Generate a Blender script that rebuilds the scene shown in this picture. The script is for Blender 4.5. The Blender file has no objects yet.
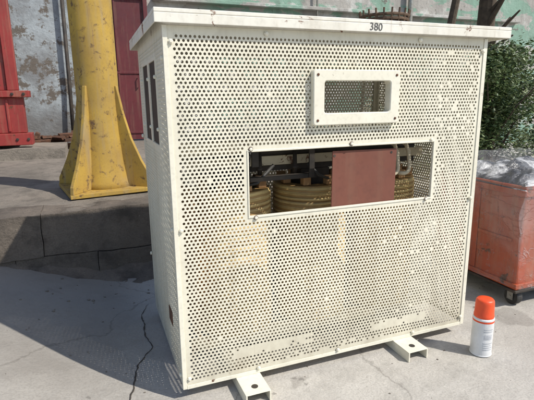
import bpy, bmesh, math, random
from mathutils import Vector, Matrix, noise as mnoise
random.seed(7)
G=-0.05
col=bpy.context.scene.collection

# ------------------------------------------------------------ helpers
def empty(name, loc=(0,0,0)):
    o=bpy.data.objects.new(name,None); o.location=loc; col.objects.link(o); return o
def mk(name, verts, faces, mat=None, parent=None, smooth=False, bevel=0, segs=2):
    me=bpy.data.meshes.new(name); me.from_pydata([tuple(v) for v in verts],[],faces); me.update()
    o=bpy.data.objects.new(name,me); col.objects.link(o)
    if mat: me.materials.append(mat)
    if parent: o.parent=parent
    if smooth:
        for p in me.polygons: p.use_smooth=True
    if bevel:
        m=o.modifiers.new("bev",'BEVEL'); m.width=bevel; m.segments=segs; m.limit_method='ANGLE'
    return o
class MB:
    def __init__(s): s.v=[]; s.f=[]
    def add(s,v,f):
        n=len(s.v); s.v+= [tuple(x) for x in v]; s.f+= [tuple(i+n for i in q) for q in f]
    def box(s,a,b,M=None):
        x0,y0,z0=a; x1,y1,z1=b
        v=[Vector(t) for t in [(x0,y0,z0),(x1,y0,z0),(x1,y1,z0),(x0,y1,z0),(x0,y0,z1),(x1,y0,z1),(x1,y1,z1),(x0,y1,z1)]]
        if M: v=[M@t for t in v]
        s.add(v,[(0,3,2,1),(4,5,6,7),(0,1,5,4),(1,2,6,5),(2,3,7,6),(3,0,4,7)])
    def rings(s,rings,cap=True):
        n=len(rings[0]); v=[p for r in rings for p in r]; f=[]
        for i in range(len(rings)-1):
            for j in range(n):
                k=(j+1)%n; f.append((i*n+j,i*n+k,(i+1)*n+k,(i+1)*n+j))
        if cap:
            f.append(tuple(reversed(range(n)))); f.append(tuple((len(rings)-1)*n+j for j in range(n)))
        s.add(v,f)
    def lathe(s,prof,c=(0,0,0),n=32,axis='z'):
        R=[]
        for r,h in prof:
            ring=[]
            for j in range(n):
                a=2*math.pi*j/n; x,y=r*math.cos(a),r*math.sin(a)
                if axis=='z': p=(c[0]+x,c[1]+y,c[2]+h)
                elif axis=='y': p=(c[0]+x,c[1]-h,c[2]+y)
                else: p=(c[0]+h,c[1]+x,c[2]+y)
                ring.append(p)
            R.append(ring)
        s.rings(R)
    def tube(s,pts,r,n=10):
        pts=[Vector(p) for p in pts]; R=[]
        rr=r if isinstance(r,(list,tuple)) else [r]*len(pts)
        up=Vector((0.3,1,0.2)).normalized()
        for i,p in enumerate(pts):
            t=(pts[min(i+1,len(pts)-1)]-pts[max(i-1,0)]).normalized()
            a=t.cross(up)
            if a.length<1e-3: a=t.cross(Vector((1,0,0)))
            a.normalize(); b=t.cross(a)
            R.append([p+a*math.cos(2*math.pi*j/n)*rr[i]+b*math.sin(2*math.pi*j/n)*rr[i] for j in range(n)])
        s.rings(R)
    def obj(s,name,mat=None,parent=None,**k): return mk(name,s.v,s.f,mat,parent,**k)

# ------------------------------------------------------------ material helpers
def nt(name,rough=0.7,metal=0):
    m=bpy.data.materials.new(name); m.use_nodes=True; t=m.node_tree
    b=t.nodes["Principled BSDF"]; b.inputs["Roughness"].default_value=rough; b.inputs["Metallic"].default_value=metal
    geo=t.nodes.new("ShaderNodeNewGeometry")
    return m,t,b,geo.outputs["Position"]
def nz(t,vec,scale,detail=6,rough=0.6,dist=0,vscale=None):
    n=t.nodes.new("ShaderNodeTexNoise"); n.inputs["Scale"].default_value=scale; n.inputs["Detail"].default_value=detail
    n.inputs["Roughness"].default_value=rough; n.inputs["Distortion"].default_value=dist
    if vscale:
        mp=t.nodes.new("ShaderNodeMapping"); mp.inputs["Scale"].default_value=vscale; t.links.new(vec,mp.inputs["Vector"]); vec=mp.outputs[0]
    t.links.new(vec,n.inputs["Vector"]); return n.outputs["Fac"]
def ramp(t,fac,stops):
    r=t.nodes.new("ShaderNodeValToRGB"); e=r.color_ramp.elements
    while len(e)<len(stops): e.new(0.5)
    for i,(p,c) in enumerate(stops):
        e[i].position=p
        if not isinstance(c,(tuple,list)): c=(c,c,c)
        e[i].color=(*c,1)
    t.links.new(fac,r.inputs[0]); return r.outputs[0]
def mix(t,f,a,b,mode='MIX'):
    m=t.nodes.new("ShaderNodeMix"); m.data_type='RGBA'; m.blend_type=mode
    for s,i in ((f,0),(a,6),(b,7)):
        if isinstance(s,(int,float)): m.inputs[i].default_value=s
        elif isinstance(s,tuple): m.inputs[i].default_value=(*s,1)
        else: t.links.new(s,m.inputs[i])
    return m.outputs[2]
def math_(t,op,a,b=0.0):
    m=t.nodes.new("ShaderNodeMath"); m.operation=op
    for s,i in ((a,0),(b,1)):
        if isinstance(s,(int,float)): m.inputs[i].default_value=s
        else: t.links.new(s,m.inputs[i])
    return m.outputs[0]
def sep(t,v):
    s=t.nodes.new("ShaderNodeSeparateXYZ"); t.links.new(v,s.inputs[0]); return s.outputs
def mrange(t,v,a,b,c=0.0,d=1.0):
    g=t.nodes.new("ShaderNodeMapRange"); g.interpolation_type='SMOOTHSTEP'
    for i,x in enumerate((a,b,c,d)): g.inputs[i+1].default_value=x
    t.links.new(v,g.inputs[0]); return g.outputs[0]
def bump(t,b,h,strength=0.3,dist=0.01):
    n=t.nodes.new("ShaderNodeBump"); n.inputs["Strength"].default_value=strength; n.inputs["Distance"].default_value=dist
    t.links.new(h,n.inputs["Height"]); t.links.new(n.outputs[0],b.inputs["Normal"])
def setc(t,b,c): t.links.new(c,b.inputs["Base Color"])

def painted(name,base,dark,rust=(0.16,0.06,0.025),rust_t=0.66,rough=0.5,scale=1.0,dirtz=False,drip=0.0,rust2=None,soft=0.04):
    m,t,b,P=nt(name,rough)
    c=mix(t,ramp(t,nz(t,P,2.2*scale,5),[(0.35,0.0),(0.75,1.0)]),base,dark)
    c=mix(t,math_(t,'MULTIPLY',ramp(t,nz(t,P,45*scale,4),[(0.5,0.0),(0.8,1.0)]),0.35),c,tuple(x*0.6 for x in dark))
    if dirtz:
        z=sep(t,P)[2]
        g=mrange(t,z,0.28,-0.02,0,0.6)
        c=mix(t,math_(t,'MULTIPLY',g,ramp(t,nz(t,P,1,7,0.65,0,(7,7,4)),[(0.35,0.1),(0.65,1.0)])),c,(0.32,0.28,0.21))
    if drip:
        d=ramp(t,nz(t,P,1,4,0.6,0,(16,16,1.3)),[(0.50,0.0),(0.70,1.0)])
        c=mix(t,math_(t,'MULTIPLY',d,drip),c,(0.30,0.24,0.15))
        d=ramp(t,nz(t,P,1,5,0.7,0,(40,40,2.0)),[(0.60,0.0),(0.68,1.0)])
        c=mix(t,math_(t,'MULTIPLY',d,drip),c,(0.26,0.16,0.08))
    rf=ramp(t,nz(t,P,9*scale,9,0.7,0.4),[(rust_t,0.0),(rust_t+soft,1.0)])
    c=mix(t,rf,c,mix(t,nz(t,P,60,4),rust,rust2 or (0.05,0.02,0.012)))
    setc(t,b,c)
    t.links.new(ramp(t,nz(t,P,12,5),[(0.3,rough-0.1),(0.8,rough+0.25)]),b.inputs["Roughness"])
    bump(t,b,nz(t,P,70,5),0.15,0.002)
    return m

M_cream=painted("cream_paint",(0.75,0.715,0.585),(0.645,0.605,0.475),rust_t=0.71,dirtz=True,drip=0.17)
M_cream2=painted("cream_paint_frame",(0.78,0.75,0.63),(0.67,0.63,0.50),rust_t=0.65,rough=0.4,scale=1.6)
M_steelc=painted("clamp_paint",(0.56,0.50,0.36),(0.40,0.33,0.22),rust_t=0.60,rough=0.6,scale=1.6)
M_roof=painted("roof_paint",(0.78,0.76,0.68),(0.66,0.62,0.52),rust=(0.24,0.09,0.035),rust_t=0.60,rough=0.5,drip=0.2)
M_shaft=painted("column_yellow",(0.44,0.285,0.05),(0.30,0.19,0.05),rust=(0.15,0.085,0.04),rust2=(0.09,0.055,0.035),rust_t=0.55,rough=0.8,scale=1.8,drip=0.6,soft=0.10)
M_red=painted("red_paint",(0.30,0.033,0.028),(0.19,0.026,0.022),rust_t=0.60,rough=0.5,drip=0.3)
M_door=painted("door_maroon",(0.12,0.015,0.02),(0.07,0.012,0.016),rust_t=0.68,rough=0.6,scale=0.4,drip=0.2)
M_oxide=painted("red_oxide_plate",(0.17,0.056,0.034),(0.12,0.040,0.026),rust=(0.30,0.20,0.13),rust_t=0.70,rough=0.65,drip=0.1)
M_orange=painted("orange_paint",(0.40,0.065,0.016),(0.24,0.040,0.014),rust_t=0.60,rough=0.4,drip=0.3)

def simple(name,c1,c2,scale=8,rough=0.7,metal=0,bs=0.2):
    m,t,b,P=nt(name,rough,metal); setc(t,b,mix(t,ramp(t,nz(t,P,scale,7),[(0.35,0.0),(0.7,1.0)]),c1,c2)); bump(t,b,nz(t,P,scale*6,5),bs,0.004); return m
M_dark=simple("dark_steel",(0.025,0.023,0.021),(0.07,0.055,0.042),10,0.7,0.2)
M_black=simple("black_rubber",(0.015,0.015,0.015),(0.05,0.047,0.043),20,0.6)
M_steel=simple("zinc_steel",(0.42,0.41,0.38),(0.28,0.25,0.2),30,0.4,0.8)
M_rust=simple("rust_iron",(0.12,0.05,0.025),(0.05,0.03,0.02),14,0.85)
M_bark=simple("bark",(0.10,0.075,0.05),(0.05,0.035,0.025),14,0.9,0,0.8)
M_tan=simple("tan_pressboard",(0.42,0.24,0.10),(0.28,0.15,0.07),16,0.8)
M_ink=simple("black_ink",(0.05,0.05,0.05),(0.12,0.11,0.10),60,0.7)
M_wicker=simple("wicker_brown",(0.16,0.10,0.06),(0.07,0.045,0.03),30,0.85)
M_terra=simple("pot_plastic",(0.50,0.48,0.43),(0.34,0.31,0.27),9,0.6)
M_canw=simple("can_white",(0.72,0.73,0.74),(0.62,0.62,0.61),20,0.3)
M_cano=simple("cap_orange",(0.80,0.085,0.018),(0.70,0.07,0.016),14,0.4)
M_cang=simple("can_print",(0.35,0.37,0.40),(0.55,0.56,0.58),60,0.35)

# concrete
def concrete(name,base,dark,crack=True,stain=0.5,bs=0.35,left=False):
    m,t,b,P=nt(name,0.85)
    c=mix(t,ramp(t,nz(t,P,0.9,8,0.65,0.5),[(0.32,0.0),(0.68,1.0)]),base,dark)
    c=mix(t,math_(t,'MULTIPLY',ramp(t,nz(t,P,5,8,0.7),[(0.48,0.0),(0.66,1.0)]),stain),c,tuple(x*0.62 for x in dark))
    c=mix(t,math_(t,'MULTIPLY',ramp(t,nz(t,P,120,3),[(0.3,1.0),(0.55,0.0)]),0.4),c,tuple(x*0.5 for x in dark))
    c=mix(t,math_(t,'MULTIPLY',ramp(t,nz(t,P,55,3),[(0.68,0.0),(0.74,1.0)]),0.5),c,tuple(min(1,x*1.3) for x in base))
    c=mix(t,math_(t,'MULTIPLY',ramp(t,nz(t,P,14,4,0.6),[(0.70,0.0),(0.73,1.0)]),0.6),c,tuple(x*0.35 for x in dark))
    h=nz(t,P,28,9,0.7)
    if left: # shade left of the enclosure painted into the colour, plus scattered dark blotches
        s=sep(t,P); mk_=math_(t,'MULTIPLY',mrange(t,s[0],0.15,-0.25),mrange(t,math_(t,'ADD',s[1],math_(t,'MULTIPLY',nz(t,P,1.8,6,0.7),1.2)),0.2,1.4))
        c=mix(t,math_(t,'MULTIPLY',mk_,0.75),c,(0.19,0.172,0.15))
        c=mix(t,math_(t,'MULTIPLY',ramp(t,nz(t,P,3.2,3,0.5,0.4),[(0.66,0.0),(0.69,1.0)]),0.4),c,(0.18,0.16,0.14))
    if crack:
        v=t.nodes.new("ShaderNodeTexVoronoi"); v.feature='DISTANCE_TO_EDGE'; v.inputs["Scale"].default_value=0.55
        nn=t.nodes.new("ShaderNodeTexNoise"); nn.inputs["Scale"].default_value=2.5; nn.inputs["Detail"].default_value=8
        t.links.new(P,nn.inputs["Vector"])
        vm=t.nodes.new("ShaderNodeVectorMath"); vm.operation='ADD'
        sc=t.nodes.new("ShaderNodeVectorMath"); sc.operation='SCALE'; sc.inputs["Scale"].default_value=0.5
        t.links.new(nn.outputs["Color"],sc.inputs[0]); t.links.new(P,vm.inputs[0]); t.links.new(sc.outputs[0],vm.inputs[1]); t.links.new(vm.outputs[0],v.inputs["Vector"])
        cf=ramp(t,v.outputs["Distance"],[(0.0,1.0),(0.0035,0.0)])
        c=mix(t,math_(t,'MULTIPLY',cf,0.35),c,(0.06,0.05,0.04))
    setc(t,b,c); bump(t,b,h,bs,0.012); return m
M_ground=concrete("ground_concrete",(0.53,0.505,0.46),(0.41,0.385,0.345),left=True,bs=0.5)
M_ledge=concrete("ledge_concrete",(0.23,0.19,0.15),(0.10,0.083,0.068),False,0.85,1.0)
M_ltop=concrete("platform_top",(0.29,0.25,0.205),(0.16,0.14,0.115),False,0.8,0.9)
M_crack=simple("crack_dirt",(0.04,0.034,0.028),(0.09,0.075,0.06),40,0.95)

# peeling wall
m,t,b,P=nt("peeling_wall",0.85); M_wall=m
c=mix(t,ramp(t,nz(t,P,1.5,8,0.65,0.4),[(0.42,0.0),(0.5,1.0)]),(0.52,0.51,0.48),(0.36,0.34,0.31))
g=ramp(t,nz(t,P,1.6,9,0.65,0.6,(0.8,1,1.6)),[(0.48,0.0),(0.51,1.0)])
zz=sep(t,P)
c=mix(t,math_(t,'MULTIPLY',g,math_(t,'MULTIPLY',mrange(t,zz[0],1.5,2.1),0.75)),c,(0.16,0.33,0.24))
c=mix(t,ramp(t,nz(t,P,5,8,0.75),[(0.60,0.0),(0.63,1.0)]),c,(0.13,0.12,0.10))
c=mix(t,math_(t,'MULTIPLY',ramp(t,nz(t,P,1,6,0.6,0,(5,5,0.5)),[(0.5,0.0),(0.7,1.0)]),0.35),c,(0.10,0.09,0.08))
setc(t,b,c); bump(t,b,nz(t,P,9,9,0.7),0.6,0.03)
m,t,b,P=nt("pale_blue_wall",0.85); M_blue=m
c=mix(t,ramp(t,nz(t,P,2.5,8,0.65,0.4),[(0.42,0.0),(0.62,1.0)]),(0.36,0.40,0.42),(0.22,0.23,0.235))
c=mix(t,ramp(t,nz(t,P,4,8,0.75),[(0.53,0.0),(0.57,1.0)]),c,(0.14,0.12,0.10))
c=mix(t,mrange(t,sep(t,P)[2],1.2,0.5,0,0.7),c,(0.12,0.11,0.10))
setc(t,b,c); bump(t,b,nz(t,P,9,9,0.7),0.6,0.03)

# ------------------------------------------------------------ perforated panels
def perf(name,W,H,fmap,parent,cut=(),plain=(),mu=0.026,mv=0.026,p=0.0152,r=0.0049,th=0.0022,mat=None,seg=8,seed=1,clog=()):
    rnd=random.Random(seed)
    v=[];f=[]
    nu=int((W-2*mu)/p); pu=(W-2*mu)/(nu)
    pv0=pu*0.866; nv=int((H-2*mv)/pv0); pv=(H-2*mv)/nv
    idx={}
    def warp(u,w):
        if u<0.02 or w<0.02 or u>W-0.02 or w>H-0.02: return 0
        e=min(u,w,W-u,H-w); e=min(1,(e-0.02)/0.1)
        for a,b_,c_,d_ in cut:
            dx=max(a-u,0,u-c_); dy=max(b_-w,0,w-d_); e=min(e,max(0,(math.hypot(dx,dy)-0.02)/0.08))
        return e*0.005*(mnoise.noise((u*3+seed*7,w*3,0.5)))
    def V(u,w,d):
        k=(round(u,5),round(w,5),d)
        if k not in idx: idx[k]=len(v); v.append(fmap(u,w,d+warp(u,w)))
        return idx[k]
    def quad(u0,w0,u1,w1):
        if u1-u0<1e-6 or w1-w0<1e-6: return
        f.append((V(u0,w0,0),V(u1,w0,0),V(u1,w1,0),V(u0,w1,0)))
    def plainrect(u0,w0,u1,w1):
        rs=[(u0,w0,u1,w1)]
        for (a,b_,c_,d_) in cut:
            out=[]
            for (x0,y0,x1,y1) in rs:
                if a>=x1 or c_<=x0 or b_>=y1 or d_<=y0: out.append((x0,y0,x1,y1)); continue
                if y0<b_: out.append((x0,y0,x1,b_))
                if y1>d_: out.append((x0,d_,x1,y1))
                ya,yb=max(y0,b_),min(y1,d_)
                if x0<a: out.append((x0,ya,a,yb))
                if x1>c_: out.append((c_,ya,x1,yb))
            rs=out
        for q in rs: quad(*q)
    plainrect(0,0,W,mv); plainrect(0,H-mv,W,H)
    cs=[math.cos(2*math.pi*(k+0.5)/seg) for k in range(seg)]; sn=[math.sin(2*math.pi*(k+0.5)/seg) for k in range(seg)]
    for j in range(nv):
        w0=mv+j*pv; w1=w0+pv; off=0 if j%2==0 else 0.5
        plainrect(0,w0,mu,w1); plainrect(W-mu,w0,W,w1)
        cells=[(mu+(i+off)*pu) for i in range(nu if off==0 else nu-1)]
        if off: plainrect(mu,w0,mu+pu/2,w1); plainrect(W-mu-pu/2,w0,W-mu,w1)
        for u0 in cells:
            u1=u0+pu; cu,cv=(u0+u1)/2,(w0+w1)/2
            if any(u1>a and u0<c_ and w1>b_ and w0<d_ for a,b_,c_,d_ in list(cut)+list(plain)) or \
               any((a<cu<c_ and b_<cv<d_ and rnd.random()<pr*(0.4+1.2*mnoise.noise((cu*12,cv*30,0))+0.5)) for a,b_,c_,d_,pr in clog) or rnd.random()<0.0012:
                plainrect(u0,w0,u1,w1); continue
            rr=r*(1+rnd.uniform(-0.05,0.05))*(1-0.10*max(0,mnoise.noise((cu*4,cv*4,seed))))
            jx,jy=rnd.uniform(-1,1)*0.0002,rnd.uniform(-1,1)*0.0002
            wz=warp(cu,cv)
            inn=[];inb=[];out=[]
            for k in range(seg):
                x,y=cs[k],sn[k]
                hx,hy=cu+jx+rr*x,cv+jy+rr*y
                inn.append(len(v)); v.append(fmap(hx,hy,wz))
                inb.append(len(v)); v.append(fmap(hx,hy,wz+th))
                s=min((pu/2)/max(abs(x),1e-6),(pv/2)/max(abs(y),1e-6))
                out.append(V(cu+x*s,cv+y*s,0))
            crn={ (1,1):(u1,w1),(-1,1):(u0,w1),(-1,-1):(u0,w0),(1,-1):(u1,w0)}
            for k in range(seg):
                k2=(k+1)%seg
                a0=(cs[k],sn[k]); a1=(cs[k2],sn[k2])
                onv0=abs(a0[0])*(pv)>abs(a0[1])*pu; onv1=abs(a1[0])*pv>abs(a1[1])*pu
                if onv0!=onv1:
                    cc=crn[(1 if a0[0]+a1[0]>0 else -1,1 if a0[1]+a1[1]>0 else -1)]
                    f.append((inn[k],out[k],V(cc[0],cc[1],0),out[k2],inn[k2]))
                else: f.append((inn[k],out[k],out[k2],inn[k2]))
                f.append((inn[k],inn[k2],inb[k2],inb[k]))
    return mk(name,v,f,mat,parent)

W,D,H=1.345,0.774,1.3
enc=empty("perforated_transformer_enclosure")
OP=(0.277,0.645,1.10,0.882); WN=(0.565,1.008,0.858,1.132)
perf("front_panel",W,H,lambda u,v,d:(u,d,v),enc,cut=[OP,WN],plain=[(0.264,0.634,1.113,0.893),(0.535,0.98,0.885,1.158)],mat=M_cream,seed=2,
     clog=[(0.20,0.075,0.55,0.125,0.95),(0.83,0.06,1.12,0.11,0.95),(0.3,0.0,0.9,0.05,0.2),(0.85,0.4,1.3,0.55,0.05),(1.1,0.75,1.3,1.25,0.12)])
SWr=(0.22,0.90,0.62,1.21)
perf("side_panel_left",D,H,lambda u,v,d:(d,u,v),enc,cut=[SWr],plain=[(0.20,0.88,0.64,1.23)],mat=M_cream,seed=3,clog=[(0,0,D,0.1,0.3)])
perf("side_panel_right",D,H,lambda u,v,d:(W-d,u,v),enc,mat=M_cream,seed=4)
perf("back_panel",W,H,lambda u,v,d:(u,D-d,v),enc,mat=M_cream,seed=5,p=0.0175,r=0.0046,seg=6)
mb=MB()
for x in (0.0,W):
    for y in (0.0,D):
        sx=1 if x==0 else -1; sy=1 if y==0 else -1
        mb.box((min(x+sx*0.006,x+sx*0.03),min(y+sy*0.006,y+sy*0.010),0.002),(max(x+sx*0.006,x+sx*0.03),max(y+sy*0.006,y+sy*0.010),H-0.002))
        mb.box((min(x+sx*0.006,x+sx*0.010),min(y+sy*0.011,y+sy*0.03),0.002),(max(x+sx*0.006,x+sx*0.010),max(y+sy*0.011,y+sy*0.03),H-0.002))
for y0 in (0.008,D-0.038): mb.box((0.035,y0,0.001),(W-0.035,y0+0.03,0.006))
mb.obj("corner_angles",M_cream,enc)
mb=MB()
mb.box((-0.0035,-0.0035,-0.002),(0.012,-0.0008,H)); mb.box((-0.0035,-0.0008,-0.002),(-0.0008,0.012,H))
mb.box((W-0.016,-0.0035,-0.002),(W+0.003,-0.0008,H))
mb.box((0.0125,-0.003,-0.004),(W-0.0165,-0.0008,0.012))
mb.obj("edge_folds",M_cream2,enc,bevel=0.001)
mb=MB(); a,b_,c_,d_=OP
for (q) in [(a-0.006,d_,c_+0.006,d_+0.007),(a-0.006,b_-0.007,c_+0.006,b_),(a-0.006,b_,a,d_),(c_,b_,c_+0.006,d_)]:
    mb.box((q[0],-0.0032,q[1]),(q[2],0.010,q[3]))
mb.obj("opening_trim",M_cream2,enc,bevel=0.0012)
mb=MB()
for x,z in [(0.30,0.638),(1.075,0.639),(0.285,0.892),(0.70,0.892),(1.085,0.892)]:
    mb.lathe([(0.0065,0.0),(0.0065,0.004),(0.004,0.006)],(x,-0.0034,z),8,'y')
for x,z in [(0.022,0.04),(0.022,0.62),(0.022,1.25),(W-0.02,0.04),(W-0.02,0.62),(W-0.02,1.25),(0.66,0.016),(0.3,0.018),(1.05,0.016),(0.35,1.285),(1.0,1.285)]:
    mb.lathe([(0.009,0.0),(0.009,0.002),(0.0065,0.0025),(0.0065,0.006),(0.004,0.0075)],(x,-0.0036,z),6 if x<1 else 10,'y')
for y,z in [(0.02,0.05),(0.02,0.62),(0.02,1.2),(D-0.02,0.3),(D-0.02,0.9)]:
    mb.lathe([(0.0085,0.0),(0.0085,-0.006),(0.004,-0.008)],(-0.0036,y,z),8,'x')
mb.obj("bolts",M_cream2,enc)
mb=MB()
for x,z in [(0.30,0.638),(1.075,0.639),(0.66,0.016),(0.285,0.892),(0.70,0.892)]:
    mb.lathe([(0.009,0.0),(0.0085,0.0006)],(x,-0.0033,z),12,'y')
mb.obj("rusty_washers",M_rust,enc)
def rrect(x0,z0,x1,z1,r,y,n=6):
    pts=[]
    for cx,cz,a0 in [(x1-r,z1-r,0),(x0+r,z1-r,90),(x0+r,z0+r,180),(x1-r,z0+r,270)]:
        for k in range(n+1):
            an=math.radians(a0+90*k/n); pts.append((cx+r*math.cos(an),y,cz+r*math.sin(an)))
    return pts
mb=MB()
o=(0.522,0.968,0.898,1.168); i_=(0.568,1.012,0.855,1.128)
R=[rrect(*o,0.012,-0.001),rrect(*o,0.012,-0.022),rrect(o[0]+.003,o[1]+.003,o[2]-.003,o[3]-.003,0.010,-0.025),
   rrect(i_[0]-.003,i_[1]-.003,i_[2]+.003,i_[3]+.003,0.012,-0.025),rrect(*i_,0.010,-0.022),rrect(*i_,0.010,0.012)]
mb.rings(R,cap=False); mb.obj("window_frame",M_cream2,enc)
mb=MB()
for x in (0.54,0.88):
    for z in (0.986,1.15): mb.lathe([(0.005,0.0),(0.005,0.002),(0.003,0.003)],(x,-0.0252,z),8,'y')
mb.obj("window_screws",M_rust,enc)
mb=MB(); a,b_,c_,d_=SWr
for q in [(a-0.014,d_,c_+0.014,d_+0.012),(a-0.014,b_-0.012,c_+0.014,b_),(a-0.014,b_,a,d_),(c_,b_,c_+0.014,d_),(0.40,b_,0.44,d_)]:
    mb.box((-0.003,q[0],q[1]),(0.0015,q[2],q[3]))
for y in (0.21,0.42,0.63):
    for z in (0.96,1.15): mb.lathe([(0.007,0),(0.007,-0.006),(0.004,-0.008)],(-0.003,y,z),8,'x')
mb.obj("side_window_trim",M_cream2,enc)
mb=MB(); mb.box((0.002,a+0.001,b_+0.001),(0.004,0.399,d_-0.001)); mb.box((0.002,0.441,b_+0.001),(0.004,c_-0.001,d_-0.001)); mb.obj("side_window_dark_fill",M_dark,enc)  # dark sheets stand in for the shaded inside of the side openings
mb=MB(); mb.box((-0.003,0.17,0.175),(-0.0005,0.25,0.235)); mb.obj("side_label_plate",M_rust,enc)
mb=MB()
rx0,rx1,ry0,ry1=-0.03,1.445,-0.03,D+0.06
mb.box((rx0,ry0,1.333),(rx1,ry1,1.346))
mb.box((rx0,ry0,1.302),(rx1,ry0+0.004,1.3325)); mb.box((rx0,ry1-0.004,1.302),(rx1,ry1,1.3325))
mb.box((rx0,ry0+0.0045,1.302),(rx0+0.004,ry1-0.0045,1.3325)); mb.box((rx1-0.004,ry0+0.0045,1.302),(rx1,ry1-0.0045,1.3325))
mb.box((0.0,0.0,1.3005),(W,D,1.3325))
mb.obj("roof_tray",M_roof,enc,bevel=0.002)
tx=bpy.data.curves.new("roof_number",'FONT'); tx.body="380"; tx.size=0.038; tx.extrude=0.0003
to=bpy.data.objects.new("roof_number",tx); col.objects.link(to); tx.materials.append(M_ink); to.parent=enc
to.location=(0.745,ry0-0.0012,1.309); to.rotation_euler=(math.pi/2,0.02,0)
for k,(x0,x1,yf) in enumerate([(0.205,0.305,-0.125),(0.945,1.045,-0.115)]):
    mb=MB(); t_=0.006
    mb.box((x0,yf,G+0.0435),(x1,D+0.08,-0.0045)); mb.box((x0,yf,G+0.001),(x0+t_,D+0.08,G+0.043)); mb.box((x1-t_,yf,G+0.001),(x1,D+0.08,G+0.043))
    mb.obj("channel_foot_%d"%(k+1),M_cream2,enc,bevel=0.0015)
    mb=MB(); mb.lathe([(0.013,0),(0.013,0.001)],((x0+x1)/2,yf+0.045,-0.0044),16)
    mb.obj("foot_bolt_hole_%d"%(k+1),M_dark,enc)

# ------------------------------------------------------------ transformer inside
tr=empty("electrical_transformer")
m,t,b,P=nt("coil_insulation",0.6); M_coil=m
w=t.nodes.new("ShaderNodeTexWave"); w.wave_type='BANDS'; w.bands_direction='Z'; w.inputs["Scale"].default_value=14; w.inputs["Distortion"].default_value=1.0; w.inputs["Detail"].default_value=3; t.links.new(P,w.inputs["Vector"])
c=mix(t,ramp(t,w.outputs["Fac"],[(0.2,0.0),(0.6,1.0)]),(0.40,0.25,0.09),(0.68,0.51,0.22))
c=mix(t,ramp(t,nz(t,P,6,6,0.7),[(0.45,0.0),(0.7,0.6)]),c,(0.22,0.125,0.05))
setc(t,b,c); bump(t,b,w.outputs["Fac"],0.8,0.006)
for k,x in enumerate((0.31,0.69,1.07)):
    mb=MB()
    prof=[(0.165,0.06)]
    z=0.07
    while z<0.68:
        prof+= [(0.172,z),(0.172,z+0.012),(0.168,z+0.015)]; z+=0.017
    prof+=[(0.165,0.695),(0.11,0.696),(0.11,0.06)]
    mb.lathe(prof,(x,0.34,0),40); mb.obj("coil_%d"%(k+1),M_coil,tr)
    mb=MB()
    for j in range(8):
        an=j*math.pi/4+0.2; cx,cy=x+0.135*math.cos(an),0.34+0.135*math.sin(an)
        mb.box((cx-0.018,cy-0.018,0.697),(cx+0.018,cy+0.018,0.735))
    mb.obj("spacer_blocks_%d"%(k+1),M_tan,tr,bevel=0.003)
    mb=MB(); mb.box((x-0.07,0.28,0.03),(x+0.07,0.40,0.76)); mb.obj("core_leg_%d"%(k+1),M_dark,tr)
mb=MB(); mb.box((0.15,0.28,0.762),(1.23,0.40,0.90)); mb.obj("core_yoke",M_dark,tr)
mb=MB()
mb.box((0.06,0.150,0.862),(1.29,0.156,0.902)); mb.box((0.06,0.1565,0.896),(1.29,0.23,0.902))
mb.box((0.10,0.255,0.79),(1.26,0.262,0.83)); mb.box((0.10,0.45,0.80),(1.26,0.457,0.87)); mb.box((0.08,0.20,0.02),(1.28,0.25,0.06)); mb.box((0.08,0.45,0.02),(1.28,0.50,0.06))
mb.obj("core_clamps",M_steelc,tr,bevel=0.002)
# added board beside the left coil, blocks stray sun crossing the enclosure
mb=MB(); mb.box((0.10,0.16,0.10),(0.108,0.52,0.72)); mb.obj("sun_block_board",M_tan,tr,bevel=0.001)
mb=MB()
for x in (0.40,0.56):
    mb.lathe([(0.010,0),(0.010,0.02),(0.015,0.022),(0.015,0.028),(0.010,0.030),(0.008,0.10)],(x,0.22,0.757),16)
mb.obj("bushings",M_dark,tr,smooth=True)
mb=MB()
mb.box((0.34,0.17,0.738),(0.64,0.205,0.756)); mb.box((0.345,0.16,0.80),(0.375,0.17,0.90)); mb.box((0.60,0.16,0.74),(0.625,0.17,0.90))
mb.obj("terminal_bar",M_dark,tr,bevel=0.002)
for k,x in enumerate((0.995,1.055)):
    mb=MB()
    pts=[(x,0.2,0.868),(x,0.15,0.872),(x,0.12,0.862),(x,0.10,0.83),(x,0.09,0.765)]
    pts+= [(x-0.025+0.025*math.cos(a),0.09,0.765-0.025*math.sin(a)) for a in [0.4,0.8,1.2,1.6]]+[(x-0.05,0.10,0.742)]
    mb.tube(pts,0.009,10); mb.obj("lead_pipe_%d"%(k+1),M_steelc,tr,smooth=True)
mb=MB()
for (p,q) in [((0.32,0.2,0.72),(0.45,0.19,0.80)),((0.60,0.18,0.80),(0.72,0.2,0.72)),((0.2,0.2,0.74),(0.34,0.16,0.88)),((0.29,0.15,0.72),(0.33,0.13,0.88))]:
    P0,P1=Vector(p),Vector(q); mb.tube([P0,P0.lerp(P1,0.4)+Vector((0,-0.02,-0.02)),P1],0.007,8)
mb.obj("cables",M_black,tr,smooth=True)
pl=empty("red_oxide_plate")
Rm=Matrix.Rotation(math.radians(0.6),4,'Y')
mb=MB(); mb.box((0.618,0.014,0.634),(0.918,0.019,0.872),Rm); mb.obj("plate",M_oxide,pl,bevel=0.002)
mb=MB()
for x,z in [(0.635,0.852),(0.90,0.852)]: mb.lathe([(0.005,0),(0.005,0.001)],(x,0.0138,z-0.005),10,'y')
mb.obj("plate_holes",M_dark,pl)

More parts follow.
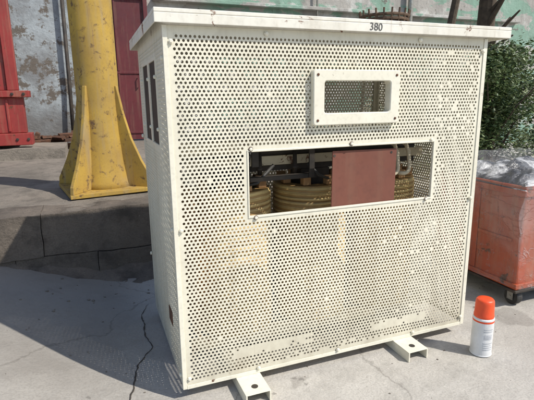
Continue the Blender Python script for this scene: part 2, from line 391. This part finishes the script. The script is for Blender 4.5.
# ------------------------------------------------------------ spray can
sc=empty("spray_paint_can",(1.29,-0.17,G))
sc.rotation_euler=(0,0,0.3)
mb=MB(); mb.lathe([(0.040,0.0),(0.045,0.003),(0.046,0.006),(0.044,0.010),(0.044,0.168),(0.045,0.172),(0.044,0.176),(0.036,0.184)],n=40); mb.obj("can_body",M_canw,sc,bevel=0.0008)
mb=MB(); mb.lathe([(0.0405,0.177),(0.0415,0.180),(0.0415,0.190),(0.040,0.193),(0.0385,0.243),(0.037,0.254),(0.032,0.260),(0.01,0.261)],n=40); mb.obj("cap",M_cano,sc,smooth=True)
mb=MB()
mb.lathe([(0.0442,0.160),(0.0444,0.161),(0.0444,0.167),(0.0442,0.168)],n=40)
mb.obj("can_band",M_cano,sc)
mb=MB()
def patch(a0,a1,z0,z1,n=8):
    vv=[];ff=[]
    for k in range(n+1):
        a=a0+(a1-a0)*k/n; vv+=[(0.0444*math.cos(a),0.0444*math.sin(a),z0),(0.0444*math.cos(a),0.0444*math.sin(a),z1)]
    for k in range(n): ff.append((2*k,2*k+2,2*k+3,2*k+1))
    mb.add(vv,ff)
for z in (0.035,0.045,0.055,0.065,0.12,0.13): patch(-2.6,-1.5-0.3*random.random(),z,z+0.004)
patch(-2.5,-1.7,0.085,0.108)
mb.obj("can_label",M_cang,sc)

# ------------------------------------------------------------ ground
def gz(x,y):
    s=max(0,min(1,(-x-0.10)/1.0)); s=s*s*(3-2*s)
    f=max(0,min(1,(y+1.6)/1.6))
    return G+0.20*s*f+ (0.006*mnoise.noise((x*1.3,y*1.3,0)) if abs(x)<6 and abs(y)<6 and not (-0.3<x<2.3 and -0.5<y<1.2) else 0)
xs=[-300,-100,-40,-15,-8]+[-5+0.1*i for i in range(0,110)]+[8,15,40,100,300]
ys=[-300,-100,-40,-15,-6]+[-3+0.1*i for i in range(0,90)]+[8,15,40,100,300]
v=[(x,y,gz(x,y)) for y in ys for x in xs]; n=len(xs)
f=[(j*n+i,j*n+i+1,(j+1)*n+i+1,(j+1)*n+i) for j in range(len(ys)-1) for i in range(n-1)]
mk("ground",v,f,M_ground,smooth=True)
def crack(name,pts,w,seed):
    rnd=random.Random(seed); vv=[];ff=[]; P=[]
    for i in range(len(pts)-1):
        a,b2=Vector(pts[i]),Vector(pts[i+1]); k=max(2,int((b2-a).length/0.015))
        for j in range(k):
            q=a.lerp(b2,j/k); nv=mnoise.noise_vector((q.x*6,q.y*6,seed))*0.03+mnoise.noise_vector((q.x*25,q.y*25,seed))*0.012
            P.append(q+Vector((nv.x,nv.y)))
    for i,p in enumerate(P):
        q=P[min(i+1,len(P)-1)]-P[max(0,i-1)]; nrm=Vector((-q.y,q.x)).normalized()*w*rnd.uniform(0.3,1)*min(1,0.2+i/12,0.2+(len(P)-i)/12)
        for s in (-1,1):
            x,y=p.x+s*nrm.x,p.y+s*nrm.y; vv.append((x,y,gz(x,y)+0.003))
    for i in range(len(P)-1): ff.append((2*i,2*i+1,2*i+3,2*i+2))
    return mk(name,vv,ff,M_crack)
crack("ground_crack",[(-0.03,0.9),(-0.10,0.62),(-0.07,0.45),(-0.15,0.28),(-0.20,0.08),(-0.19,-0.06),(-0.3,-0.3)],0.0042,1)

def rough_block(name,x0,y0,z0,x1,y1,z1,mat,res=0.07,amp=0.02,parent=None,smooth=True):
    bm=bmesh.new(); bmesh.ops.create_cube(bm,size=1)
    for q in bm.verts: q.co=Vector(((x0+x1)/2+q.co.x*(x1-x0),(y0+y1)/2+q.co.y*(y1-y0),(z0+z1)/2+q.co.z*(z1-z0)))
    for ax,(a,b2) in enumerate(((x0,x1),(y0,y1),(z0,z1))):
        nn=min(70,int((b2-a)/res))
        for k in range(1,nn):
            no=[0,0,0]; no[ax]=1; co=[0,0,0]; co[ax]=a+(b2-a)*k/nn
            bmesh.ops.bisect_plane(bm,geom=bm.verts[:]+bm.edges[:]+bm.faces[:],plane_co=co,plane_no=no)
    for q in bm.verts:
        n3=mnoise.noise_vector(q.co*3.0)*amp+mnoise.noise_vector(q.co*11.0)*amp*0.5
        q.co+=n3
    me=bpy.data.meshes.new(name); bm.to_mesh(me); bm.free(); me.materials.append(mat)
    if smooth:
        for p_ in me.polygons: p_.use_smooth=True
        me.set_sharp_from_angle(angle=math.radians(45))
    o=bpy.data.objects.new(name,me); col.objects.link(o)
    if parent: o.parent=parent
    return o
plat=empty("concrete_platform")
rough_block("platform_body",-3.0,1.49,-0.2,1.6,3.2,0.397,M_ltop,res=0.05,amp=0.008,parent=plat)
rnd=random.Random(12); i=0
for zc0,zc1 in ((-0.2,0.13),(0.134,0.402)):
    x=-2.9+(0.25 if i else 0)
    while x<1.5:
        L=rnd.uniform(0.42,0.75)
        yy=1.44+rnd.uniform(-0.012,0.012)-(0.05 if x<-1.35 else 0)
        rough_block("facing_stone_%d"%(i+1),x,yy,zc0,x+L-0.004,1.70,zc1-rnd.uniform(0,0.003),M_ledge,res=0.04,amp=0.017,parent=plat); i+=1
        x+=L
mb=MB(); mb.box((-3.2,3.1,-0.2),(1.6,9.0,0.395)); mb.box((-12,1.7,-0.2),(-3.1,9,0.39)); mb.obj("platform_back",M_ltop,plat)
v=[];n=50
for i in range(n+1):
    x=-0.9+1.5*i/n; wdt=0.02+0.24*max(0,min(1,(x+0.9)/0.95)); y1=1.47
    hgt=0.02+0.07*min(1,(x+0.9)/0.9)
    for k in range(9):
        s=k/8; y=y1-wdt*s; z=gz(x,y)-0.02+(hgt+0.02)*(1-s)**1.3
        nn=mnoise.noise_vector(Vector((x,y,z))*7)*0.03+mnoise.noise_vector(Vector((x,y,z))*20)*0.012
        v.append((x,y+nn.y*(s>0),z+nn.z))
f=[(i*9+k,i*9+k+1,(i+1)*9+k+1,(i+1)*9+k) for i in range(n) for k in range(8)]
mk("concrete_toe",v,f,M_ledge,plat,smooth=True)
rough_block("concrete_step",-3.6,4.5,0.38,-0.55,5.4,0.52,M_ltop,amp=0.012)

# ------------------------------------------------------------ yellow column
cl=empty("steel_column")
cx,cy=-0.165,2.14; zb=0.415; cr=0.15
mb=MB(); mb.lathe([(0.215,0.0),(0.20,0.06),(0.175,0.22),(0.158,0.42),(cr,0.62),(cr,0.8),(cr,1.6),(cr,4.2)],(cx,cy,zb),40); pp=mb.obj("pipe",M_shaft,cl)
for p_ in pp.data.polygons: p_.use_smooth=len(p_.vertices)==4
mb=MB(); mb.box((-0.30,-0.30,zb-0.01),(0.30,0.30,zb+0.018),Matrix.Translation((cx,cy,0))@Matrix.Rotation(math.radians(10),4,'Z')); mb.obj("base_plate",M_shaft,cl,bevel=0.003)
for k in range(4):
    an=math.radians(-35+90*k)
    M=Matrix.Translation((cx,cy,zb+0.018))@Matrix.Rotation(an,4,'Z')
    mb=MB(); t_=0.014
    prof=[(cr-0.01,0),(cr+0.26,0),(cr+0.255,0.05),(cr+0.17,0.20),(cr+0.10,0.36),(cr+0.05,0.54),(cr+0.012,0.74),(cr-0.01,0.74)]
    nn=len(prof)
    v=[M@Vector((x,-t_,z)) for x,z in prof]+[M@Vector((x,t_,z)) for x,z in prof]
    mb.add(v,[tuple(range(nn)),tuple(reversed(range(nn,2*nn)))]+[(i,i+nn,(i+1)%nn+nn,(i+1)%nn) for i in range(nn)])
    mb.obj("gusset_%d"%(k+1),M_shaft,cl,bevel=0.004)

# ------------------------------------------------------------ background buildings
wl=empty("masonry_wall")
mb=MB()
mb.box((0.80,6.6,-0.2),(14,7.0,5.0)); mb.box((-0.25,6.6,2.75),(0.7995,7.0,5.0)); mb.obj("wall_body",M_wall,wl)
mb=MB(); mb.box((-12,6.6,-0.2),(-0.2505,7.0,5.0)); mb.obj("wall_left",M_blue,wl)
mb=MB()
mb.box((0.9,6.46,2.66),(9,6.598,2.72)); mb.obj("wall_string_course",M_wall,wl,bevel=0.01)
mb=MB(); mb.tube([(6.0,6.5,0),(6.0,6.5,3),(6.02,6.5,5)],0.05,14); mb.tube([(1.0,6.52,2.5),(4,6.52,2.46),(9,6.52,2.53)],0.012,8); mb.tube([(3.9,6.52,1),(3.92,6.52,5)],0.02,8); mb.obj("wall_pipe",M_steel,wl,smooth=True)
dr=empty("red_metal_door")
mb=MB(); mb.box((-0.17,6.55,0.42),(0.73,6.58,2.68))
mb.obj("door_leaf",M_door,dr)
mb=MB()
for q in [(-0.25,0.40,-0.175,2.745),(0.735,0.40,0.80,2.745),(-0.1745,2.685,0.7345,2.745)]: mb.box((q[0],6.50,q[1]),(q[2],6.60,q[3]))
mb.box((-0.10,6.535,0.52),(0.66,6.549,0.56)); mb.box((-0.10,6.535,1.5),(0.66,6.549,1.54)); mb.box((0.27,6.53,0.565),(0.30,6.549,1.495)); mb.box((0.27,6.53,1.545),(0.30,6.549,2.62))
mb.obj("door_frame",M_door,dr,bevel=0.004)
mb=MB(); mb.tube([(0.62,6.50,1.35),(0.62,6.47,1.36),(0.62,6.47,1.5),(0.62,6.50,1.51)],0.01,8); mb.obj("door_handle",M_steel,dr)
rm=empty("red_workshop_machine"); rm.location=(0.10,0,0)
mb=MB(); mb.box((-2.4,4.85,0.56),(-1.16,5.3,2.95)); mb.obj("machine_body",M_red,rm,bevel=0.02)
mb=MB()
mb.box((-2.5,4.62,0.56),(-1.00,4.845,0.70)); mb.box((-2.4,4.70,0.703),(-1.06,4.845,1.12)); mb.box((-2.5,4.64,1.123),(-0.98,4.845,1.20))
mb.box((-1.22,4.76,1.205),(-1.10,4.845,2.9)); mb.box((-2.3,4.80,1.205),(-1.225,4.845,1.9))
for x in (-1.45,-1.25): mb.box((x,4.685,0.72),(x+0.03,4.698,1.10))
mb.obj("machine_bed",M_red,rm,bevel=0.012)
mb=MB(); mb.lathe([(0.05,0),(0.26,0.01),(0.27,0.03),(0.27,0.07),(0.24,0.08),(0.22,0.05),(0.08,0.05),(0.07,0.10),(0.02,0.10)],(-1.62,4.79,2.2),32,'y'); mb.obj("flywheel",M_red,rm,bevel=0.003)
mb=MB()
for x in (-1.38,-1.16,-1.04):
    for z in (0.63,1.16): mb.lathe([(0.018,0),(0.018,0.012),(0.010,0.014)],(x,4.62 if z<1 else 4.64,z),6,'y')
mb.obj("machine_bolts",M_dark,rm)
mb=MB()
mb.tube([(-0.50,6.45,0.4),(-0.48,6.5,1.3),(-0.46,6.5,2.9)],0.03,10); mb.obj("wall_conduit",M_dark,None,smooth=True)
sb=empty("scrap_metal_pile"); rnd=random.Random(9); mb=MB()
for k in range(40):
    x=rnd.uniform(-1.1,-0.35); y=rnd.uniform(5.5,6.4); z=0.41+rnd.uniform(0,0.2)
    M=Matrix.Translation((x,y,z))@Matrix.Rotation(rnd.uniform(0,3),4,'Z')@Matrix.Rotation(rnd.uniform(-.6,.6),4,'X')
    mb.box((-rnd.uniform(.05,.2),-0.03,-0.02),(rnd.uniform(.05,.2),0.03,0.02),M)
mb.obj("scrap_pieces",M_rust,sb)

# ------------------------------------------------------------ wrapped orange unit on trolley
ct=empty("wrapped_equipment_trolley")
X0,Y0,X1,Y1,Z0,Z1=1.80,0.10,2.55,0.72,0.055,0.61
mb=MB(); mb.box((X0,Y0,Z0),(X1,Y1,Z1)); mb.obj("orange_cabinet",M_orange,ct,bevel=0.01)
mb=MB()
mb.box((X0-0.012,Y0-0.012,Z1-0.05),(X1+0.012,Y1+0.012,Z1-0.02)); mb.box((X0-0.012,Y0-0.012,Z0+0.0),(X1+0.012,Y1+0.012,Z0+0.03))
mb.box((X0-0.008,Y0+0.28,Z0+0.031),(X0-0.0005,Y0+0.31,Z1-0.051))
mb.box((X0-0.008,Y0+0.05,Z0+0.25),(X0-0.0005,Y0+0.279,Z0+0.27))
mb.obj("cabinet_rims",M_orange,ct,bevel=0.004)
mb=MB()
mb.box((X0-0.02,Y0-0.02,G+0.088),(X1+0.02,Y1+0.02,Z0-0.002)); mb.obj("trolley_deck",M_dark,ct,bevel=0.004)
mb=MB()
for x in (X0+0.04,X1-0.04):
    for y in (Y0+0.04,Y1-0.06):
        mb.lathe([(0.012,-0.018),(0.043,-0.018),(0.046,-0.010),(0.046,0.010),(0.043,0.018),(0.012,0.018)],(x,y,G+0.046),24,'x')
mb.obj("wheels",M_black,ct)
mb=MB()
for x in (X0+0.04,X1-0.04):
    for y in (Y0+0.04,Y1-0.06):
        for s in (-0.026,0.023): mb.box((x+s,y-0.018,G+0.03),(x+s+0.003,y+0.018,G+0.087))
        mb.lathe([(0.010,-0.03),(0.010,0.03)],(x,y,G+0.046),10,'x')
mb.obj("castor_forks",M_steel,ct)
def ridges(t,P,scale,dist,vs):
    n=nz(t,P,scale,4,0.55,dist,vs)
    return math_(t,'ABSOLUTE',math_(t,'SUBTRACT',n,0.5))
m,t,b,P=nt("stretch_film",0.10); M_film=m
nt_=t.nodes; out=nt_["Material Output"]; tr_=nt_.new("ShaderNodeBsdfTransparent"); ms=nt_.new("ShaderNodeMixShader")
b.inputs["Base Color"].default_value=(0.70,0.70,0.70,1)
r1=ramp(t,ridges(t,P,6,0.3,(1,3.0,0.7)),[(0.0,1.0),(0.016,0.0)])
r2=ramp(t,ridges(t,P,4,0.3,(1,0.7,3.5)),[(0.0,1.0),(0.012,0.0)])
broad=ramp(t,nz(t,P,2.6,6,0.6,0.6),[(0.42,0.04),(0.70,0.22)])
fac=math_(t,'MINIMUM',math_(t,'ADD',broad,math_(t,'ADD',math_(t,'MULTIPLY',r1,0.22),math_(t,'MULTIPLY',r2,0.18))),0.8)
t.links.new(fac,ms.inputs[0]); t.links.new(tr_.outputs[0],ms.inputs[1]); t.links.new(b.outputs[0],ms.inputs[2]); t.links.new(ms.outputs[0],out.inputs["Surface"])
bump(t,b,math_(t,'ADD',r1,math_(t,'ADD',r2,nz(t,P,9,5,0.6,1.0))),0.8,0.02)
rough_block("stretch_film",X0-0.035,Y0-0.035,Z0+0.01,X1+0.03,Y1+0.03,Z1+0.10,M_film,res=0.03,amp=0.026,parent=ct)
m,t,b,P=nt("crumpled_plastic",0.3); M_plas=m
setc(t,b,ramp(t,nz(t,P,5,6,0.6,1.0),[(0.46,(0.04,0.04,0.045)),(0.52,(0.14,0.14,0.15)),(0.60,(0.60,0.60,0.60))])); bump(t,b,nz(t,P,10,5,0.6,1),0.8,0.03)
bm=bmesh.new(); bmesh.ops.create_grid(bm,x_segments=50,y_segments=40,size=1)
for q in bm.verts:
    x,y=q.co.x,q.co.y
    nn=mnoise.noise((x*2.5,y*2.5,3))*0.05+abs(mnoise.noise((x*5,y*5,1)))*0.04
    q.co=Vector(((X0+X1)/2+x*0.38,(Y0+Y1)/2+y*0.31,Z1+0.03+nn*(1-max(abs(x),abs(y))**4)+0.04*math.exp(-((x+0.2)**2+(y-0.1)**2)*3)-0.05*max(abs(x),abs(y))**8))
me=bpy.data.meshes.new("crumpled_cover"); bm.to_mesh(me); bm.free(); me.materials.append(M_plas)
o=bpy.data.objects.new("crumpled_cover",me); col.objects.link(o); o.parent=ct

# ------------------------------------------------------------ vegetation
m,t,b,P=nt("leaf_green",0.5); M_leaf=m
oi=t.nodes.new("ShaderNodeNewGeometry")
c=mix(t,oi.outputs["Random Per Island"],(0.035,0.075,0.022),(0.15,0.20,0.07))
c=mix(t,ramp(t,nz(t,P,3,3),[(0.5,0.0),(0.7,0.5)]),c,(0.16,0.15,0.07))
setc(t,b,c)
def leaves(mb,c,rad,n,size,rnd):
    for _ in range(n):
        while True:
            d=Vector((rnd.uniform(-1,1),rnd.uniform(-1,1),rnd.uniform(-1,1)))
            if d.length<1: break
        d=d*(0.55+0.45*rnd.random())
        p=Vector(c)+Vector((d.x*rad[0],d.y*rad[1],d.z*rad[2]))
        ax=Vector((rnd.uniform(-1,1),rnd.uniform(-1,1),rnd.uniform(-0.6,0.6))).normalized()
        sd=ax.cross(Vector((rnd.uniform(-.5,.5),rnd.uniform(-.5,.5),1))).normalized()
        L=size*rnd.uniform(0.6,1.3); w=L*0.28
        nr=ax.cross(sd)*L*0.1
        mb.add([p,p+ax*L*0.5+sd*w+nr,p+ax*L,p+ax*L*0.5-sd*w+nr],[(0,1,2,3)])
rnd=random.Random(5)
bu=empty("potted_shrub")
mb=MB(); mb.lathe([(0.20,0),(0.27,0.40),(0.29,0.41),(0.29,0.45),(0.26,0.45),(0.25,0.38)],(3.75,2.2,G),28); mb.obj("pot",M_terra,bu)
mb=MB(); lf=MB()
for k in range(30):
    a=rnd.uniform(0,6.28); e=rnd.uniform(0.1,0.8); top=Vector((3.75+e*math.cos(a),2.2+e*0.8*math.sin(a),rnd.uniform(0.60,1.50)))
    b0=Vector((3.75+rnd.uniform(-.1,.1),2.2+rnd.uniform(-.1,.1),0.35)); mid=b0.lerp(top,0.5)+Vector((0,0,0.1))
    mb.tube([b0,mid,top],[0.014,0.009,0.004],6)
    leaves(lf,top,(0.24,0.22,0.2),300,0.05,rnd); leaves(lf,mid,(0.2,0.18,0.2),110,0.05,rnd)
mb.obj("stems",M_bark,bu); lf.obj("leaves",M_leaf,bu)
tree=empty("garden_tree")
mb=MB(); lf=MB()
tx0,ty0=4.55,3.1
mb.tube([(tx0,ty0,G),(tx0-0.05,ty0,0.8),(tx0+0.06,ty0+0.1,1.6),(tx0-0.02,ty0,2.4),(tx0+0.1,ty0,3.4)],[0.16,0.13,0.11,0.10,0.07],12)
mb.tube([(tx0-0.35,ty0+0.2,G),(tx0-0.3,ty0+0.2,1.0),(tx0-0.5,ty0+0.1,1.9),(tx0-0.35,ty0,3.2)],[0.07,0.06,0.05,0.04],10)
for k in range(14):
    z=rnd.uniform(1.4,3.2); a=rnd.uniform(0,6.28); L=rnd.uniform(0.4,0.8)
    p0=Vector((tx0,ty0,z)); p1=p0+Vector((abs(math.cos(a))*L-0.15,math.sin(a)*L*0.7,rnd.uniform(0.1,0.7)))
    mb.tube([p0,p0.lerp(p1,.5)+Vector((0,0,.05)),p1],[0.035,0.022,0.01],8)
    if z>2.2: leaves(lf,p1,(0.35,0.3,0.26),260,0.07,rnd)
mb.obj("trunk",M_bark,tree); lf.obj("crown",M_leaf,tree)
hd=MB()
for k in range(60): leaves(hd,(rnd.uniform(3.4,7.5),rnd.uniform(3.6,4.6),rnd.uniform(0.0,1.7)),(0.4,0.35,0.35),230,0.075,rnd)
hd.obj("hedge",M_leaf)
ws=empty("cane_basket")
mb=MB()
for k in range(14):
    z=1.2+k*0.05; mb.tube([(3.35+(0.22+0.006*k)*math.cos(a),3.6+(0.22+0.006*k)*math.sin(a),z+0.2) for a in [i*2*math.pi/24 for i in range(25)]],0.018,6)
for k in range(20):
    a=k*2*math.pi/20; mb.tube([(3.35+0.21*math.cos(a),3.6+0.21*math.sin(a),1.38),(3.35+0.31*math.cos(a),3.6+0.31*math.sin(a),2.12)],0.012,6)
mb.obj("basket_weave",M_wicker,ws)
mb=MB()
for dx,dy in ((-0.2,-0.2),(0.2,-0.2),(0.2,0.2),(-0.2,0.2)): mb.tube([(3.35+dx,3.6+dy,G),(3.35+dx*0.8,3.6+dy*0.8,1.36)],0.02,8)
mb.box((3.13,3.38,1.34),(3.57,3.82,1.375)); mb.obj("basket_stand",M_wicker,ws)

rnd=random.Random(3); mb=MB()
for k in range(320):
    x=rnd.uniform(-1.2,2.8); y=rnd.uniform(-0.7,1.4)
    s=rnd.uniform(0.0008,0.0035)*(1.8 if x<0 and y>0.8 else 1); z=gz(x,y)
    M=Matrix.Translation((x,y,z+s*0.4))@Matrix.Rotation(rnd.uniform(0,3),4,'Z')@Matrix.Rotation(rnd.uniform(-.4,.4),4,'X')
    mb.box((-s*1.2,-s,-s*0.6),(s*1.2,s*0.8,s*0.6),M)
mb.obj("gravel",M_ltop)

# ------------------------------------------------------------ light
S=Vector((0.48,-0.47,0.74)).normalized()
sd=bpy.data.lights.new("sun",'SUN'); sd.energy=4.8; sd.angle=math.radians(0.6); sd.color=(1.0,0.95,0.87)
so=bpy.data.objects.new("sun",sd); col.objects.link(so); so.rotation_euler=S.to_track_quat('Z','Y').to_euler()
w=bpy.data.worlds.new("World"); bpy.context.scene.world=w; w.use_nodes=True
sk=w.node_tree.nodes.new("ShaderNodeTexSky"); sk.sky_type='NISHITA'; sk.sun_disc=False
sk.sun_elevation=math.asin(S.z); sk.sun_rotation=math.atan2(S.x,S.y)
bg=w.node_tree.nodes["Background"]; bg.inputs[1].default_value=0.15; w.node_tree.links.new(sk.outputs[0],bg.inputs[0])

# ------------------------------------------------------------ camera
F,yaw,pitch,roll,cx_,cy_,cz_=452.654,0.36741,0.21981,-0.01295,-0.24318,-1.53019,1.06674
f=Vector((math.sin(yaw)*math.cos(pitch),math.cos(yaw)*math.cos(pitch),-math.sin(pitch)))
r=Vector((math.cos(yaw),-math.sin(yaw),0)); u=r.cross(f)
r2=r*math.cos(roll)+u*math.sin(roll); u2=-r*math.sin(roll)+u*math.cos(roll)
M=Matrix((( r2.x,u2.x,-f.x,cx_),(r2.y,u2.y,-f.y,cy_),(r2.z,u2.z,-f.z,cz_),(0,0,0,1)))
cd=bpy.data.cameras.new("camera"); cd.sensor_width=36; cd.lens=36*F/534; cd.clip_end=1000; cd.clip_start=0.05
co=bpy.data.objects.new("camera",cd); col.objects.link(co); co.matrix_world=M
bpy.context.scene.camera=co
vs=bpy.context.scene.view_settings; vs.view_transform='Standard'; vs.look='None'; vs.exposure=0
